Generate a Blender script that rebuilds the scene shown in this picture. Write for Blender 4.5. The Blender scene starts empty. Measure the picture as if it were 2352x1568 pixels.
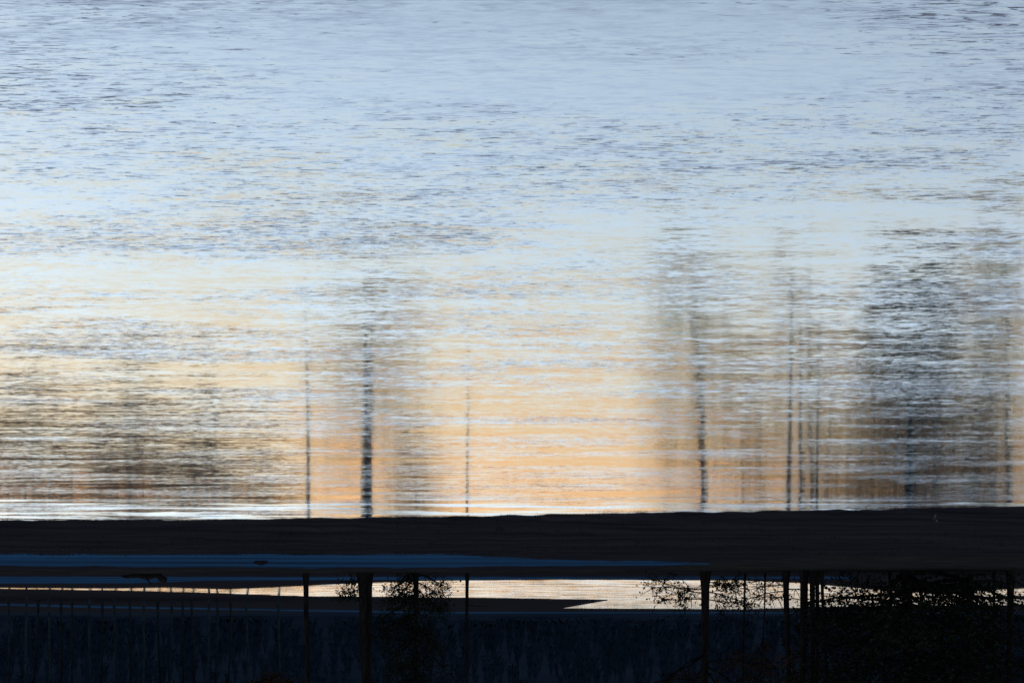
import bpy, math, random
import numpy as np
from mathutils import Vector, Matrix, noise as mnoise

R = math.radians
SC = bpy.context.scene
COL = SC.collection

# ------------------------------------------------------------------ camera
# The photograph was taken across a river and is shown turned upside down,
# so the camera is rolled by 180 degrees about its view axis.
F = 5093.0            # focal length in units of a 2352 px wide picture
CAMH = 3.0
HZ = 1440.0           # row of the horizon in the (upside-down) 2352x1568 picture
cam_d = bpy.data.cameras.new('camera')
cam = bpy.data.objects.new('camera', cam_d)
COL.objects.link(cam)
cam_d.sensor_fit = 'HORIZONTAL'
cam_d.sensor_width = 36.0
cam_d.lens = 36.0 * F / 2352.0
cam_d.clip_start = 0.1
cam_d.clip_end = 20000
cam.location = (0, 0, CAMH)
cam.rotation_euler = (R(90), R(180), 0)      # level, rolled upside down
cam_d.shift_y = (HZ - 784.0) / 2352.0
SC.camera = cam

# ------------------------------------------------------------------ light
SUN_EL, SUN_AZ = 3.0, 52.0     # low behind the raised, unseen valley flank, off to the picture's left
w = bpy.data.worlds.new('World'); SC.world = w; w.use_nodes = True
nt = w.node_tree; nt.nodes.clear()
def nishita(air, dust, ozone):
    sky = nt.nodes.new('ShaderNodeTexSky'); sky.sky_type = 'NISHITA'
    sky.sun_disc = False
    sky.sun_elevation = R(SUN_EL); sky.sun_rotation = R(SUN_AZ)
    sky.altitude = 300; sky.air_density = air; sky.dust_density = dust; sky.ozone_density = ozone
    return sky.outputs[0]
def vmix(fac, a, b):
    q = nt.nodes.new('ShaderNodeMix'); q.data_type = 'RGBA'
    nt.links.new(fac, q.inputs[0]); nt.links.new(a, q.inputs[6]); nt.links.new(b, q.inputs[7])
    return q.outputs[2]
def vscale(a, k):
    q = nt.nodes.new('ShaderNodeVectorMath'); q.operation = 'SCALE'
    nt.links.new(a, q.inputs[0]); q.inputs[3].default_value = k
    return q.outputs[0]
def vadd(a, c):
    q = nt.nodes.new('ShaderNodeVectorMath'); q.operation = 'ADD'
    nt.links.new(a, q.inputs[0]); q.inputs[1].default_value = c
    return q.outputs[0]
HAZY = vadd(vscale(nishita(1.9, 1.0, 0.8), 0.24), (0.285, 0.235, 0.245))     # thick dusky evening air near the horizon
CLEAR = vadd(vscale(nishita(1.0, 1.0, 2.2), 0.98), (0.62, 0.52, 0.545))       # clear air and a thin even cloud veil higher up
tc = nt.nodes.new('ShaderNodeTexCoord'); sp = nt.nodes.new('ShaderNodeSeparateXYZ')
nt.links.new(tc.outputs['Generated'], sp.inputs[0])
mr = nt.nodes.new('ShaderNodeMapRange'); mr.interpolation_type = 'SMOOTHSTEP'
nt.links.new(sp.outputs[2], mr.inputs[0]); mr.inputs[1].default_value = math.sin(R(4.5)); mr.inputs[2].default_value = math.sin(R(16.5))
bg = nt.nodes.new('ShaderNodeBackground'); bg.inputs['Strength'].default_value = 0.15
out = nt.nodes.new('ShaderNodeOutputWorld')
nt.links.new(vmix(mr.outputs[0], HAZY, CLEAR), bg.inputs[0]); nt.links.new(bg.outputs[0], out.inputs[0])

sun_d = bpy.data.lights.new('sun', 'SUN'); sun_d.energy = 2.0; sun_d.angle = R(0.5)
sun_d.color = (1.0, 0.78, 0.55)
sun = bpy.data.objects.new('sun', sun_d); COL.objects.link(sun)
dv = Vector((math.sin(R(SUN_AZ)) * math.cos(R(SUN_EL)), math.cos(R(SUN_AZ)) * math.cos(R(SUN_EL)), math.sin(R(SUN_EL))))
sun.rotation_euler = dv.to_track_quat('Z', 'Y').to_euler()
sun.location = (0, 0, 60)

vs = SC.view_settings
vs.view_transform = 'Standard'; vs.look = 'None'; vs.gamma = 1.0; vs.use_curve_mapping = False
vs.exposure = 3.12

# ------------------------------------------------------------------ helpers
def GD(y, z=0.0):                       # picture row -> distance of a point at height z
    return (CAMH - z) * F / (HZ - y)
def X(x, d):                            # picture column at distance d -> world x
    return -(x - 1176.0) / F * d
def fbm(x, y, s=0.0, oct=4):
    v, a, f = 0.0, 0.5, 1.0
    for _ in range(oct):
        v += a * mnoise.noise(Vector((x * f, y * f, s + f * 3.1))); a *= 0.5; f *= 2.0
    return v

def link(name, verts, faces, mat, parent=None, smooth=True):
    me = bpy.data.meshes.new(name)
    me.from_pydata(verts, [], faces); me.update()
    if smooth: me.polygons.foreach_set('use_smooth', [True] * len(me.polygons))
    me.materials.append(mat)
    o = bpy.data.objects.new(name, me); COL.objects.link(o)
    if parent: o.parent = parent
    return o
def tag(o, label=None, cat=None, group=None, kind=None):
    if label: o['label'] = label
    if cat: o['category'] = cat
    if group: o['group'] = group
    if kind: o['kind'] = kind
    return o
def empty(name, loc):
    o = bpy.data.objects.new(name, None); COL.objects.link(o); o.location = loc
    o.empty_display_size = 0.3
    return o

class NT:
    def __init__(s, name):
        s.m = bpy.data.materials.new(name); s.m.use_nodes = True
        s.t = s.m.node_tree; s.t.nodes.clear()
        s.out = s.n('ShaderNodeOutputMaterial')
    def n(s, k, **kw):
        q = s.t.nodes.new(k)
        for a, b in kw.items(): setattr(q, a, b)
        return q
    def l(s, a, b): s.t.links.new(a, b)
    def val(s, sock, v):
        if hasattr(v, 'is_output') or isinstance(v, bpy.types.NodeSocket): s.l(v, sock)
        else: sock.default_value = v
    def math(s, op, a, b=0.0, c=0.0, clamp=False):
        q = s.n('ShaderNodeMath', operation=op, use_clamp=clamp)
        s.val(q.inputs[0], a); s.val(q.inputs[1], b); s.val(q.inputs[2], c)
        return q.outputs[0]
    def noise(s, vec, scale, detail=2.0, rough=0.5, dist=0.0):
        mp = s.n('ShaderNodeMapping'); s.l(vec, mp.inputs[0]); mp.inputs['Scale'].default_value = scale
        q = s.n('ShaderNodeTexNoise'); s.l(mp.outputs[0], q.inputs['Vector'])
        q.inputs['Scale'].default_value = 1.0; q.inputs['Detail'].default_value = detail
        q.inputs['Roughness'].default_value = rough; q.inputs['Distortion'].default_value = dist
        return q
    def ramp(s, fac, stops):
        q = s.n('ShaderNodeValToRGB'); s.l(fac, q.inputs[0])
        e = q.color_ramp.elements
        while len(e) < len(stops): e.new(0.5)
        for i, (p, c) in enumerate(stops):
            e[i].position = p; e[i].color = (*c, 1) if len(c) == 3 else c
        return q.outputs[0]
    def smooth(s, v, a, b, lo=0.0, hi=1.0):
        q = s.n('ShaderNodeMapRange', interpolation_type='SMOOTHSTEP')
        s.val(q.inputs[0], v); q.inputs[1].default_value = a; q.inputs[2].default_value = b
        q.inputs[3].default_value = lo; q.inputs[4].default_value = hi
        return q.outputs[0]

def solid(name, c1, c2, scale=(1, 1, 1), rough=0.85, bump=0.3, bdist=0.02):
    m = NT(name)
    g = m.n('ShaderNodeNewGeometry')
    nz = m.noise(g.outputs['Position'], scale, 5, 0.6)
    col = m.ramp(nz.outputs[0], [(0.3, c1), (0.7, c2)])
    p = m.n('ShaderNodeBsdfDiffuse'); m.l(col, p.inputs['Color'])
    p.inputs['Roughness'].default_value = 0.5
    b = m.n('ShaderNodeBump'); b.inputs['Strength'].default_value = bump; b.inputs['Distance'].default_value = bdist
    m.l(nz.outputs[0], b.inputs['Height']); m.l(b.outputs[0], p.inputs['Normal'])
    m.l(p.outputs[0], m.out.inputs[0])
    return m.m

# ------------------------------------------------------------------ water
def water_material():
    m = NT('river_water')
    g = m.n('ShaderNodeNewGeometry'); P = g.outputs['Position']
    sep = m.n('ShaderNodeSeparateXYZ'); m.l(P, sep.inputs[0])
    Y = sep.outputs[1]
    c = lambda q: m.math('SUBTRACT', q.outputs[0], 0.5)
    gust = m.noise(P, (0.22, 0.48, 1), 6, 0.6, 0.8)
    gust2 = m.noise(P, (0.25, 0.9, 1), 3, 0.6, 0.4)
    fine = m.noise(P, (4.5, 13.0, 1), 3, 0.6, 0.4)
    mid = m.noise(P, (0.9, 3.0, 1), 4, 0.65, 0.4)
    big = m.noise(P, (0.22, 0.75, 1), 3, 0.55, 0.3)
    tiny = m.noise(P, (9.0, 38.0, 1), 2, 0.6, 0.6)
    fleck = m.noise(P, (6.0, 30.0, 1), 4, 0.65, 1.2)
    side = m.noise(P, (14.0, 30.0, 1), 2, 0.5)
    streak = m.noise(P, (0.025, 0.22, 1), 4, 0.65, 0.3)
    # ruffled patches and calmer patches
    amp = m.smooth(gust.outputs[0], 0.36, 0.58, 0.40, 1.15)
    amp = m.math('MULTIPLY', amp, m.smooth(gust2.outputs[0], 0.3, 0.7, 0.55, 1.3))
    # wind line along the far shore, and the wind-ruffled far channel
    bank = m.noise(P, (0.035, 0.22, 1), 4, 0.6, 0.3)
    edge = m.math('ADD', Y, m.math('MULTIPLY', c(bank), 26.0))
    shore = m.math('MULTIPLY', m.smooth(edge, 51.0, 53.5, 0.0, 1.0), m.smooth(gust2.outputs[0], 0.40, 0.64, 0.0, 1.0))
    far = m.smooth(Y, 120.0, 150.0, 0.0, 1.0)
    s = m.math('MULTIPLY', c(fine), 0.20)
    s = m.math('MULTIPLY_ADD', c(tiny), 0.20, s)
    s = m.math('MULTIPLY_ADD', c(mid), 0.16, s)
    s = m.math('MULTIPLY_ADD', c(big), 0.05, s)
    s = m.math('MULTIPLY', s, amp)
    s = m.math('ADD', s, 0.012)
    # facets that face away are mostly hidden behind the crests
    s = m.math('ADD', m.math('MAXIMUM', s, 0.0), m.math('MULTIPLY', m.math('MINIMUM', s, 0.0), 0.45))
    fl = m.math('MULTIPLY', m.smooth(m.math('MULTIPLY_ADD', c(gust), 0.45, fleck.outputs[0]), 0.56, 0.72, 0.0, 0.40), amp)
    s = m.math('ADD', s, m.math('MULTIPLY', fl, m.smooth(Y, 18.0, 42.0, 1.0, 0.5)))
    s = m.math('MULTIPLY_ADD', shore, 0.075, s)
    s = m.math('MULTIPLY_ADD', far, m.smooth(streak.outputs[0], 0.35, 0.65, -0.02, 0.008), s)
    sx = m.math('MULTIPLY', m.math('MULTIPLY', c(side), 0.03), amp)
    cb = m.n('ShaderNodeCombineXYZ'); m.l(sx, cb.inputs[0]); m.l(m.math('MULTIPLY', s, -1.0), cb.inputs[1]); cb.inputs[2].default_value = 1.0
    nv = m.n('ShaderNodeVectorMath', operation='NORMALIZE'); m.l(cb.outputs[0], nv.inputs[0])
    p = m.n('ShaderNodeBsdfPrincipled')
    p.inputs['Base Color'].default_value = (0.012, 0.016, 0.018, 1)
    p.inputs['Roughness'].default_value = 0.06
    p.inputs['IOR'].default_value = 1.45
    m.l(nv.outputs[0], p.inputs['Normal'])
    m.l(p.outputs[0], m.out.inputs[0])
    return m.m

M = {}
M['water'] = water_material()
M['mud'] = solid('dark_wet_mud', (0.0022, 0.0026, 0.0032), (0.0075, 0.0068, 0.0074), (0.25, 1.2, 1.2), 0.8, 0.5, 0.08)
M['grass'] = solid('dark_winter_turf', (0.003, 0.0032, 0.003), (0.008, 0.008, 0.007), (0.4, 0.8, 1), 0.9)
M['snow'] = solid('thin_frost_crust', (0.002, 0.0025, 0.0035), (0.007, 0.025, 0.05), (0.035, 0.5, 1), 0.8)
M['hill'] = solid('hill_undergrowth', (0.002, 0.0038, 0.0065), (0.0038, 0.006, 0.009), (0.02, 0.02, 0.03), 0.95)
M['bark'] = solid('dark_bark', (0.002, 0.002, 0.002), (0.008, 0.007, 0.0065), (6, 6, 1.5), 0.9, 0.6, 0.03)
M['pale_bark'] = solid('pale_birch_bark', (0.003, 0.005, 0.006), (0.010, 0.015, 0.018), (3, 3, 2.0), 0.8, 0.3, 0.01)
M['twig'] = solid('brown_twigs', (0.010, 0.0065, 0.0045), (0.024, 0.015, 0.009), (2, 2, 2), 0.9)
M['leaf'] = solid('dark_evergreen_leaves', (0.002, 0.003, 0.002), (0.006, 0.009, 0.006), (1.5, 1.5, 1.5), 0.6)
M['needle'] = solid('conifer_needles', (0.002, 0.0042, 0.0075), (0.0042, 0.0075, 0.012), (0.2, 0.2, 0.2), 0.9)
M['stick'] = solid('weathered_driftwood', (0.03, 0.03, 0.028), (0.08, 0.075, 0.07), (8, 8, 8), 0.8)
M['rock'] = solid('dark_river_stone', (0.002, 0.002, 0.002), (0.006, 0.006, 0.006), (5, 5, 5), 0.7)

def grid_water():
    ys = np.concatenate([np.geomspace(2.0, 700.0, 90)])
    vs_, fs = [], []
    nx = 40
    for j, y in enumerate(ys):
        for i in range(nx + 1):
            vs_.append(((i / nx - 0.5) * 900, float(y) if j else -60.0, 0.0))
    for j in range(len(ys) - 1):
        for i in range(nx):
            a = j * (nx + 1) + i
            fs.append((a, a + 1, a + nx + 2, a + nx + 1))
    return link('river_water', vs_, fs, M['water'])
tag(grid_water(), kind='structure')

# ------------------------------------------------------------------ land
def lerp(pts, x):
    if x <= pts[0][0]: return pts[0][1]
    for (a, b), (c, d) in zip(pts, pts[1:]):
        if x <= c: return b + (d - b) * (x - a) / (c - a)
    return pts[-1][1]

def bar(name, mat, x0, x1, near, far, hgt, nx=160, ny=14, seed=0, rag=0.35, base=-0.08, ragx=0.012, pw=0.6):
    """a low bar of land lying along the view's width: near/far edge rows by column"""
    vs_, fs = [], []
    for i in range(nx + 1):
        x = x0 + (x1 - x0) * i / nx
        dn, df = GD(lerp(near, x)), GD(lerp(far, x))
        dn += rag * fbm(x * ragx, 1.7, seed) * dn / 60 * 3; df += rag * fbm(x * ragx, 9.3, seed) * df / 60 * 3
        if df < dn + 0.1: df = dn + 0.1
        h = lerp(hgt, x) if isinstance(hgt, list) else hgt
        for j in range(ny + 1):
            t = j / ny
            d = dn + (df - dn) * t
            X_ = X(x, dn)
            prof = math.sin(math.pi * min(max(t, 0), 1)) ** pw
            z = base + (h - base) * prof
            z += h * 0.45 * fbm(X_ * 0.12, d * 0.5, seed + 4) * prof
            vs_.append((X_ * d / dn, d, z))
    for i in range(nx):
        for j in range(ny):
            a = i * (ny + 1) + j
            fs.append((a, a + ny + 1, a + ny + 2, a + 1))
    return link(name, vs_, fs, mat)

EX0, EX1 = -900, 3250
# near dark shore strip
tag(bar('mud_shore', M['mud'], EX0, EX1,
        [(EX0, 1196), (0, 1192), (500, 1190), (1000, 1182), (1600, 1172), (2352, 1158), (EX1, 1150)],
        [(EX0, 1266), (0, 1266), (1600, 1266), (1750, 1268), (2352, 1268), (EX1, 1268)], 0.42, 260, 18, seed=1, rag=0.5, ragx=0.014), kind='structure')
# flat of dark mud that joins the strips
tag(bar('mud_flat', M['mud'], EX0, EX1, [(EX0, 1240), (EX1, 1240)],
        [(EX0, 1352), (0, 1351), (250, 1352), (380, 1350), (520, 1354), (620, 1350), (760, 1343), (960, 1335), (1300, 1332), (1700, 1334), (1830, 1339), (1980, 1352),
         (2080, 1362), (2190, 1360), (2352, 1352), (EX1, 1350)], 0.025, 260, 20, seed=9, rag=0.12, base=-0.02, ragx=0.02, pw=0.15), kind='structure')
# frosty strip behind the shore
tag(bar('frosty_flat', M['snow'], EX0, 1420,
        [(EX0, 1255), (900, 1260), (1200, 1278), (1420, 1292)],
        [(EX0, 1299), (0, 1300), (800, 1302), (1150, 1300), (1420, 1293)], 0.06, 200, 8, seed=2, base=0.02, rag=1.6, ragx=0.006), kind='structure')
tag(bar('frosty_flat', M['snow'], 1180, 1660,
        [(1180, 1294), (1300, 1286), (1500, 1286), (1660, 1292)],
        [(1180, 1295), (1300, 1298), (1500, 1297), (1660, 1293)], 0.06, 60, 6, seed=12, base=0.02, rag=0.5, ragx=0.01), kind='structure')
# bar on which the riverside trees stand
tag(bar('tree_bar', M['grass'], EX0, EX1,
        [(EX0, 1304), (0, 1304), (800, 1305), (1500, 1305), (1640, 1285), (1900, 1272), (2352, 1270), (EX1, 1265)],
        [(EX0, 1316), (0, 1316), (360, 1316), (430, 1310), (700, 1312), (1200, 1311), (1600, 1314), (1800, 1316), (2352, 1322), (EX1, 1322)],
        0.12, 220, 10, seed=3, rag=0.2), kind='structure')
tag(bar('frosty_margin', M['snow'], EX0, 1960,
        [(EX0, 1320), (700, 1323), (1960, 1322)],
        [(EX0, 1341), (300, 1338), (500, 1332), (900, 1330), (1500, 1328), (1960, 1328)], 0.07, 160, 6, seed=5, base=0.02, rag=0.3, ragx=0.02), kind='structure')
# long dark bar in the far channel
tag(bar('mud_bar', M['mud'], EX0, 1395,
        [(EX0, 1340), (0, 1342), (250, 1346), (420, 1351), (700, 1363), (1100, 1368), (1395, 1376)],
        [(EX0, 1409), (0, 1409), (300, 1409), (600, 1409), (1000, 1408), (1290, 1397), (1395, 1377)], 0.1, 180, 12, seed=6, rag=0.03, pw=0.2), kind='structure')
tag(bar('mud_bar', M['mud'], 2190, EX1,
        [(2190, 1372), (2300, 1366), (EX1, 1366)],
        [(2190, 1373), (2300, 1376), (EX1, 1378)], 0.1, 60, 6, seed=7, rag=0.1), kind='structure')
tag(bar('mud_bar', M['mud'], 900, EX1,
        [(900, 1401), (1250, 1394), (1700, 1397), (1980, 1388), (2352, 1386), (EX1, 1386)],
        [(900, 1409), (1250, 1408), (2352, 1408), (EX1, 1408)], 0.1, 120, 6, seed=10, rag=0.05, pw=0.2), kind='structure')

# far shore and hill: one sheet of terrain
def hill_height(x, y):
    d0 = 440 + 40 * fbm(x * 0.004, 0.3, 20)
    t = max(0.0, (y - d0) / 330.0)
    t = min(t, 1.0)
    s = t * t * (3 - 2 * t)
    h = 27 + 7 * fbm(x * 0.006, y * 0.004, 11)
    h += 60 * (lambda q: q * q * (3 - 2 * q))(min(1, max(0, (abs(x) - 230) / 420)))  # flanks outside the view, raised to block the low sun
    return -0.15 + 0.5 * min(1, max(0, (y - d0 + 12) / 14)) + s * h + s * 1.2 * fbm(x * 0.03, y * 0.03, 12)
def terrain():
    vs_, fs = [], []
    nx, ny = 220, 60
    for j in range(ny + 1):
        y = 370 + (1500 - 370) * (j / ny) ** 1.3
        for i in range(nx + 1):
            x = (i / nx - 0.5) * 2600
            vs_.append((x, y, hill_height(x, y)))
    for j in range(ny):
        for i in range(nx):
            a = j * (nx + 1) + i
            fs.append((a, a + 1, a + nx + 2, a + nx + 1))
    return link('hill_terrain', vs_, fs, M['hill'])
tag(terrain(), kind='structure')
# thin line of frost along the far shore
tag(bar('frosty_margin', M['snow'], EX0, EX1,
        [(EX0, 1375), (0, 1383), (300, 1390), (1000, 1403), (2352, 1404), (EX1, 1404)],
        [(EX0, 1379), (0, 1387), (300, 1394), (1000, 1406), (2352, 1407), (EX1, 1407)], 0.22, 120, 4, seed=8, rag=0.0, base=0.12, pw=0.3), kind='structure')

# distant wood covering the hill (reads as one mass)
def hill_wood():
    rnd = random.Random(5)
    vs_, fs = [], []
    for k in range(5000):
        x = rnd.uniform(-420, 420); y = 455 + 420 * rnd.random() ** 1.3
        z = hill_height(x, y)
        H = rnd.uniform(4, 9.5); r = H * rnd.uniform(0.16, 0.24)
        b0 = 0.0
        for tier in range(3):
            zb = z + H * (0.08 + 0.27 * tier); zt = z + H * (0.55 + 0.225 * tier)
            rr = r * (1 - 0.27 * tier)
            n = 10; a0 = rnd.uniform(0, 6.28); base = len(vs_)
            for i in range(n):
                a = a0 + i * 2 * math.pi / n; q = rr * (rnd.uniform(0.8, 1.3) if i % 2 else rnd.uniform(0.25, 0.5))
                vs_.append((x + q * math.cos(a), y + q * math.sin(a), zb + H * (0.0 if i % 2 else 0.14) - rnd.uniform(0, 0.08) * H))
            vs_.append((x + rnd.uniform(-.1, .1), y, zt))
            for i in range(n): fs.append((base + i, base + (i + 1) % n, base + n))
    return link('hillside_wood', vs_, fs, M['needle'], smooth=False)
tag(hill_wood(), 'dark wood of conifers covering the shaded hill across the river', 'wood', kind='stuff')

# ------------------------------------------------------------------ trees
class TB:
    """collects tapered tubes and leaves"""
    def __init__(s): s.v, s.f = [], []
    def tube(s, pts, rads, n=6):
        prev = None
        for k, (p, r) in enumerate(zip(pts, rads)):
            if k < len(pts) - 1: t = (pts[k + 1] - p)
            else: t = p - pts[k - 1]
            t = t.normalized() if t.length > 1e-6 else Vector((0, 0, 1))
            u = t.orthogonal().normalized() if abs(t.z) < 0.9 else t.cross(Vector((0, 1, 0))).normalized()
            w_ = t.cross(u)
            base = len(s.v)
            for i in range(n):
                a = 2 * math.pi * i / n
                q = p + (u * math.cos(a) + w_ * math.sin(a)) * r
                s.v.append(q[:])
            if prev is not None:
                for i in range(n):
                    s.f.append((prev + i, prev + (i + 1) % n, base + (i + 1) % n, base + i))
            prev = base
        s.f.append(tuple(range(prev + n - 1, prev - 1, -1)))
    def leaf(s, p, size, rnd):
        d = Vector((rnd.gauss(0, 1), rnd.gauss(0, 1), rnd.gauss(0, 0.7))).normalized()
        e = d.orthogonal().normalized(); e = Matrix.Rotation(rnd.uniform(0, 6.28), 3, d) @ e
        L, W = size, size * 0.5
        b = len(s.v)
        s.v += [p[:], (p + d * L * .5 + e * W * .5)[:], (p + d * L)[:], (p + d * L * .5 - e * W * .5)[:]]
        s.f.append((b, b + 1, b + 2, b + 3))
    def build(s, name, mat, parent, smooth=True): return link(name, s.v, s.f, mat, parent, smooth)

def limb_path(p, d, L, n, rnd, wob=0.18, up=0.05):
    pts = [p.copy()]
    for i in range(n):
        d = (d + Vector((rnd.gauss(0, wob), rnd.gauss(0, wob), rnd.gauss(0, wob) + up))).normalized()
        p = p + d * (L / n); pts.append(p.copy())
    return pts, d

HS = 1.02
def tree(name, label, x, d, z0, H, r, seed, *, stems=((0, 0, 1.0),), lean=0.0, bark='bark', crown=None,
         limbs=(0.3, 1.0, 20, 2.5), limb_up=0.25, twigs=8, leaves=0, leafsize=0.18, leafspread=0.35, crown_mat='leaf',
         low_limbs=(), group=None, cat='tree', twig_r=0.012, low_leaves=0):
    rnd = random.Random(seed); H *= HS
    root = empty(name, (X(x, d), d, z0))
    tag(root, label, cat, group)
    tr, cr = TB(), TB(); boughs = []
    paths = []
    for (sx, sy, k) in stems:
        pts, rads = [], []
        n = 14; p = Vector((sx, sy, -0.3)); dirv = Vector((lean + sx * 0.06, sy * 0.05, 1)).normalized()
        for i in range(n + 1):
            t = i / n
            pts.append(p.copy())
            flare = 1 + 0.5 * max(0, 1 - t * 14)
            rads.append(max(0.02, r * k * (1 - 0.85 * t) * flare))
            dirv = (dirv + Vector((rnd.gauss(0, 0.015), rnd.gauss(0, 0.02), 0))).normalized()
            p = p + dirv * (H * (0.75 + 0.25 * k) / n)
        tr.tube(pts, rads, 8)
        paths.append((pts, rads))
    tips = []
    def add_limb(p, dirv, L, rad, nt, up=0.06):
        pp, dd = limb_path(p, dirv, L, 6, rnd, 0.16 if up else 0.1, up)
        br = TB(); boughs.append(br)
        cr_t = br if leaves else cr
        br.tube(pp, [max(twig_r, rad * (1 - 0.8 * i / 6)) for i in range(7)], 4)
        for k in range(nt):
            i = rnd.randint(1, 5); q = pp[i].lerp(pp[i + 1], rnd.random())
            td = (dd * 0.5 + Vector((rnd.gauss(0, 1), rnd.gauss(0, 1), rnd.gauss(0.25, .6)))).normalized()
            tp, _ = limb_path(q, td, L * rnd.uniform(0.22, 0.5), 3, rnd, 0.25, 0.03)
            cr_t.tube(tp, [twig_r * 1.3, twig_r * 1.1, twig_r * .9, twig_r * .6], 3)
            tips.extend(tp[1:])
        tips.extend(pp[2:])
    f0, f1, cnt, LL = limbs
    for k in range(cnt):
        pts, rads = rnd.choice(paths)
        t = f0 + (f1 - f0) * (k + rnd.random()) / cnt
        t = min(t, 0.97)
        i = int(t * 14); q = pts[i].lerp(pts[i + 1], t * 14 - i)
        a = rnd.uniform(0, 6.28)
        sh = math.sin(math.pi * min(1, max(0.12, (t - f0 + 0.25) / (1.15 - f0 + 0.1)))) if crown != 'cone' else (1.1 - t)
        dv_ = Vector((math.cos(a), math.sin(a), limb_up + rnd.uniform(-.15, .25)))
        add_limb(q, dv_.normalized(), LL * (0.35 + 0.75 * sh) * rnd.uniform(.7, 1.15), rads[i] * 0.42, twigs)
    mark = len(tips)
    for (zz, ang, L) in low_limbs:
        pts, rads = paths[0]
        i = min(13, int((zz + .3) / H * 14)); q = pts[i].lerp(pts[i + 1], 0.5); q.z = zz
        add_limb(q, Vector((math.cos(ang), math.sin(ang) * .4, 0.05)).normalized(), L, 0.05, twigs + 6, 0.0)
    low = tips[mark:]
    for k in range(leaves + low_leaves):
        q = rnd.choice(low if k >= leaves else tips)
        cr.leaf(q + Vector((rnd.gauss(0, leafspread), rnd.gauss(0, leafspread), rnd.gauss(0, leafspread * .7))), leafsize * rnd.uniform(.6, 1.3), rnd)
    tr.build('trunk', M[bark], root)
    for br in boughs: br.build('branch', M['bark' if bark == 'bark' else 'twig'], root)
    if cr.v: cr.build('crown', M[crown_mat if leaves else 'twig'], root, smooth=False)
    return root

D1 = 118.0
tree('bare_tree', 'thin bare dead trunk standing alone beside the twin stemmed tree', 702, D1, 0.05, 15.5, 0.15, 11,
     limbs=(0.55, 1, 9, 1.0), twigs=5)
tree('tall_tree', 'twin stemmed dark tree with a feathery leafy tuft beside the dead trunk', 832, D1 - 1, 0.05, 16.5, 0.24, 12,
     stems=((0, 0, 1.0), (-0.32, 0.2, 0.82)), limbs=(0.40, 1, 70, 4.2), twigs=12, twig_r=0.02, leaves=1800, leafspread=0.2, low_leaves=250,
     low_limbs=((0.6, 0.1, 1.1), (0.9, 0.3, 1.0), (1.2, 0.0, 1.2)))
tree('bushy_tree', 'low bushy evergreen with dense foliage between two slim trunks', 955, D1, 0.05, 7.5, 0.16, 13,
     limbs=(0.02, 1, 60, 2.3), twigs=10, leaves=9500, leafspread=0.2, leafsize=0.15, low_limbs=((1.6, 3.3, 2.0), (1.9, 3.0, 1.6), (1.3, 0.1, 1.2)))
tree('slender_tree', 'slender leaning trunk with a few bare twigs next to the bushy evergreen', 1074, D1 + 1, 0.05, 12.5, 0.10, 14,
     lean=0.012, limbs=(0.5, 1, 10, 1.0), twigs=5, low_limbs=((1.75, 3.2, 1.1),))
tree('leafy_tree', 'dark tree with a low leafy bough reaching over the bright channel', 1620, D1 - 4, 0.05, 17.5, 0.23, 15,
     limbs=(0.25, 1, 70, 4.2), twigs=12, twig_r=0.018, leaves=4000, leafspread=0.14, leafsize=0.17, low_leaves=1100,
     low_limbs=((1.2, 0.05, 3.3), (1.0, 0.2, 2.9), (1.5, 0.1, 2.3), (1.1, 3.1, 2.4), (0.8, 2.9, 2.2), (1.5, 3.3, 2.6), (0.6, 3.0, 1.6)))
tree('straight_tree', 'straight dark trunk with bare arching twigs next to the clump of stems', 1805, D1 - 5, 0.05, 17, 0.16, 16,
     limbs=(0.3, 1, 50, 3.4), twigs=12, twig_r=0.018, low_limbs=((1.1, 0.1, 2.4), (0.8, 0.3, 2.0), (1.4, 0.0, 1.8), (0.6, 0.2, 1.5), (1.0, 3.0, 1.6)))
tree('multi_stem_tree', 'clump of five close dark stems rising from one base', 1864, D1 - 6, 0.05, 15.5, 0.15, 17,
     stems=((0.45, 0, 0.9), (0.2, .2, 0.7), (-0.05, 0, 1.0), (-0.3, .15, 0.75), (-0.5, 0, 0.6)), limbs=(0.3, 1, 60, 3.4), twigs=12, twig_r=0.018)
tree('big_evergreen', 'massive dark evergreen with a thick trunk and boughs down to the ground', 2085, D1 - 6, 0.05, 15.5, 0.29, 18, crown='cone',
     limbs=(0.03, 1, 140, 6.2), twigs=11, leaves=34000, leafspread=0.34, leafsize=0.24, limb_up=0.05,
     low_limbs=((1.4, 3.1, 4.6), (1.5, 0.1, 4.0), (2.2, 3.3, 5.0), (2.4, 0, 4.4), (1.0, 3.4, 3.8), (0.9, 0.3, 3.6), (1.8, 2.6, 4.8), (1.9, 0.5, 4.6), (2.8, 3.1, 5), (3.0, 0.1, 5)))
tree('slim_tree', 'very slim trunk between the stem clump and the massive evergreen', 2043, D1 - 3, 0.05, 11, 0.07, 19, limbs=(0.5, 1, 8, 1.2), twigs=5)
tree('slim_tree', 'slim trunk between the smaller evergreen and the tall dark tree', 2284, D1 - 3, 0.05, 13, 0.08, 20, limbs=(0.4, 1, 12, 1.5), twigs=6)
tree('tall_tree', 'dark tall tree ending the row beyond the massive evergreen', 2322, D1 - 5, 0.05, 18.5, 0.20, 21,
     limbs=(0.2, 1, 50, 3.4), twigs=9, leaves=4500, leafspread=0.25, leafsize=0.24)
tree('tall_tree', 'leafy evergreen filling the bank beside the last tree of the row', 2500, D1 - 2, 0.05, 16, 0.24, 22,
     limbs=(0.1, 1, 60, 3.6), twigs=8, leaves=4000, leafspread=0.3, leafsize=0.26)

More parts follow.
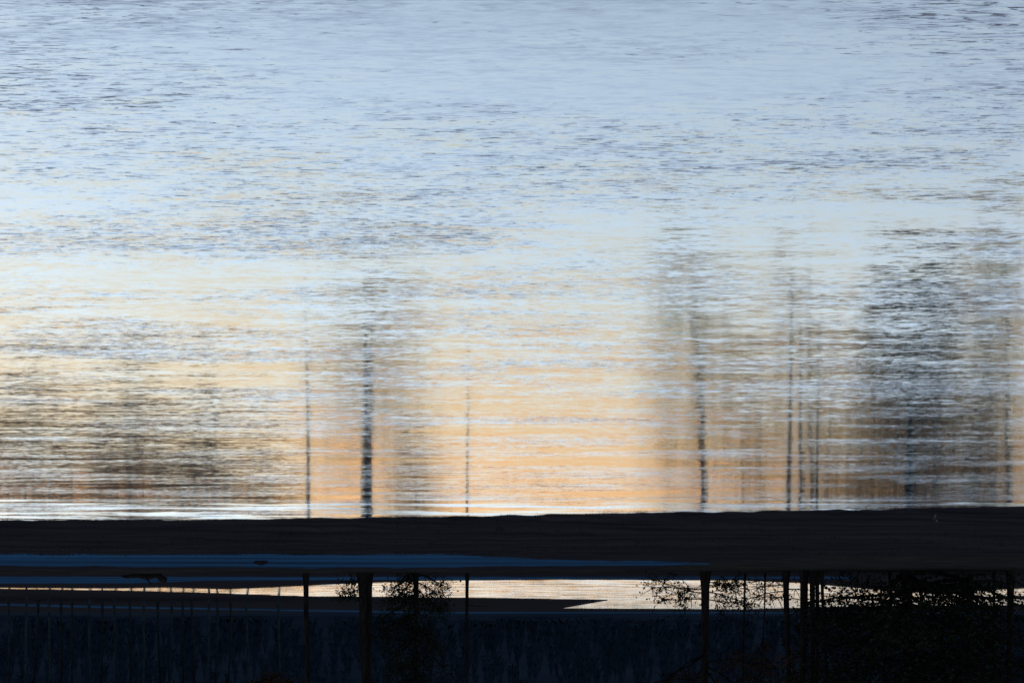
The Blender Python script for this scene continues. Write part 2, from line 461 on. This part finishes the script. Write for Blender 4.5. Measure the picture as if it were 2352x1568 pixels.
tree('twiggy_tree', 'spindly bare tree with fine brown twigs between leafy bough and straight trunk', 1712, D1 + 3, 0.05, 13, 0.06, 23, limbs=(0.3, 1, 34, 2.4), twigs=12, limb_up=0.5, twig_r=0.02)
tree('twiggy_tree', 'thin bare sapling just beside the straight dark trunk', 1757, D1 + 2, 0.05, 11.5, 0.05, 24, limbs=(0.3, 1, 30, 2.0), twigs=12, limb_up=0.5, twig_r=0.02)
tree('evergreen', 'smaller evergreen close beside the massive evergreen, set back from the water', 2225, D1 + 4, 0.05, 12.5, 0.2, 25, crown='cone',
     limbs=(0.03, 1, 80, 4.6), twigs=10, leaves=5000, leafspread=0.3, leafsize=0.22, limb_up=0.05)
# pale-barked bare trees on the far bar, their brown crowns mirrored in the water
BL = 'pale barked bare tree with brown twigs on the far mud bar'
BIRCH = [(-150, 215, 21), (-60, 222, 20), (20, 226, 20), (62, 212, 21), (112, 216, 19), (165, 230, 19), (205, 220, 21), (262, 224, 20),
         (330, 218, 22), (395, 226, 20), (440, 230, 19), (480, 222, 20), (500, 228, 18), (565, 222, 17), (640, 226, 15),
         (-105, 232, 20), (-15, 234, 19), (88, 236, 20), (140, 238, 21), (235, 236, 20), (298, 234, 19), (362, 238, 21), (420, 236, 18), (530, 236, 17)]
for k, (x, d, H) in enumerate(BIRCH):
    tree('birch_tree', BL, x, d, 0.0, H + 2.5, 0.14, 40 + k, bark='pale_bark', limbs=(0.42, 1, 30, 4.4), twigs=44, limb_up=0.5,
         twig_r=0.05, group='bare birches on the far mud bar')

# ------------------------------------------------------------------ small things
def stick():
    t = TB(); d = GD(1172)
    pts = [Vector((0, 0, -0.1)), Vector((0.02, 0, 0.1)), Vector((0.05, 0, 0.22)), Vector((0.02, 0, 0.34)), Vector((-0.05, 0, 0.42))]
    t.tube(pts, [0.03, 0.03, 0.026, 0.022, 0.012], 6)
    t.tube([Vector((0.04, 0, 0.2)), Vector((0.10, 0.02, 0.30)), Vector((0.13, 0.02, 0.34))], [0.016, 0.012, 0.006], 5)
    o = t.build('driftwood_stick', M['stick'], None)
    o.location = (X(2151, d), d, 0.0); o.scale = (0.7, 0.7, 0.7)
    tag(o, 'pale crooked stick poking up at the water edge of the dark shore', 'stick')
stick()

def log():
    rnd = random.Random(3); t = TB(); d = GD(1312)
    pts = [Vector((-1.3 + 0.22 * i, 0.03 * math.sin(i), 0.14 + 0.05 * math.sin(i * 1.3) + (0.16 if i > 9 else 0))) for i in range(12)]
    t.tube(pts, [0.05, 0.08, 0.11, 0.13, 0.14, 0.15, 0.15, 0.16, 0.17, 0.18, 0.2, 0.14], 9)
    t.tube([pts[6], pts[6] + Vector((0.12, 0.05, 0.2)), pts[6] + Vector((0.3, 0.1, 0.42))], [0.05, 0.04, 0.02], 6)
    t.tube([pts[9], pts[9] + Vector((0.05, -0.1, 0.2)), pts[9] + Vector((-0.05, -0.2, 0.36))], [0.06, 0.04, 0.02], 6)
    o = t.build('driftwood_log', M['bark'], None); o.location = (X(335, d), d, 0.1); o.rotation_euler.z = math.pi
    tag(o, 'dark driftwood log with broken stubs lying on the low tree bar', 'log')
log()

def stone(x, y, r, seed, label, z=0.0):
    import bmesh
    bm = bmesh.new(); bmesh.ops.create_icosphere(bm, subdivisions=3, radius=r)
    for v in bm.verts:
        k = 1 + 0.35 * mnoise.noise(v.co / r * 1.1 + Vector((seed, 0, 0)))
        v.co = Vector((v.co.x * k * 1.4, v.co.y * k, v.co.z * k * 0.7))
    me = bpy.data.meshes.new('stone'); bm.to_mesh(me); bm.free()
    me.materials.append(M['rock']); me.polygons.foreach_set('use_smooth', [True] * len(me.polygons))
    o = bpy.data.objects.new('stone', me); COL.objects.link(o); d = GD(y); o.location = (X(x, d), d, z)
    tag(o, label, 'stone')
stone(600, 1284, 0.22, 1.0, 'small dark stone alone on the blue frosty strip', 0.1)

def shore_grass():
    """short dead grass along the near shore and its crest"""
    rnd = random.Random(8); vs_, fs = [], []
    shore = bpy.data.objects['mud_shore']; ny = 18
    co = [v.co.copy() for v in shore.data.vertices]
    def put(p, h):
        for _ in range(rnd.randint(3, 6)):
            q = p + Vector((rnd.gauss(0, .12), rnd.gauss(0, .12), -0.02))
            tip = q + Vector((rnd.gauss(0, .5) * h, rnd.gauss(0, .3) * h, h * rnd.uniform(.5, 1.1)))
            b = len(vs_); w_ = 0.012
            vs_.extend([(q.x - w_, q.y, q.z), (q.x + w_, q.y, q.z), tip[:]]); fs.append((b, b + 1, b + 2))
    for _ in range(5200):
        i = rnd.randrange(260); j = rnd.randrange(ny)
        a, b, c = co[i * (ny + 1) + j], co[(i + 1) * (ny + 1) + j], co[i * (ny + 1) + j + 1]
        u, v = rnd.random(), rnd.random()
        p = a + (b - a) * u + (c - a) * v
        if p.z < 0.0 or fbm(p.x * 0.15, p.y * 0.3, 30) < -0.05: continue
        put(p, rnd.uniform(0.03, 0.11))
    return link('dead_grass', vs_, fs, M['grass'], smooth=False)
tag(shore_grass(), 'short dead grass scattered over the dark near shore', 'grass', kind='stuff')
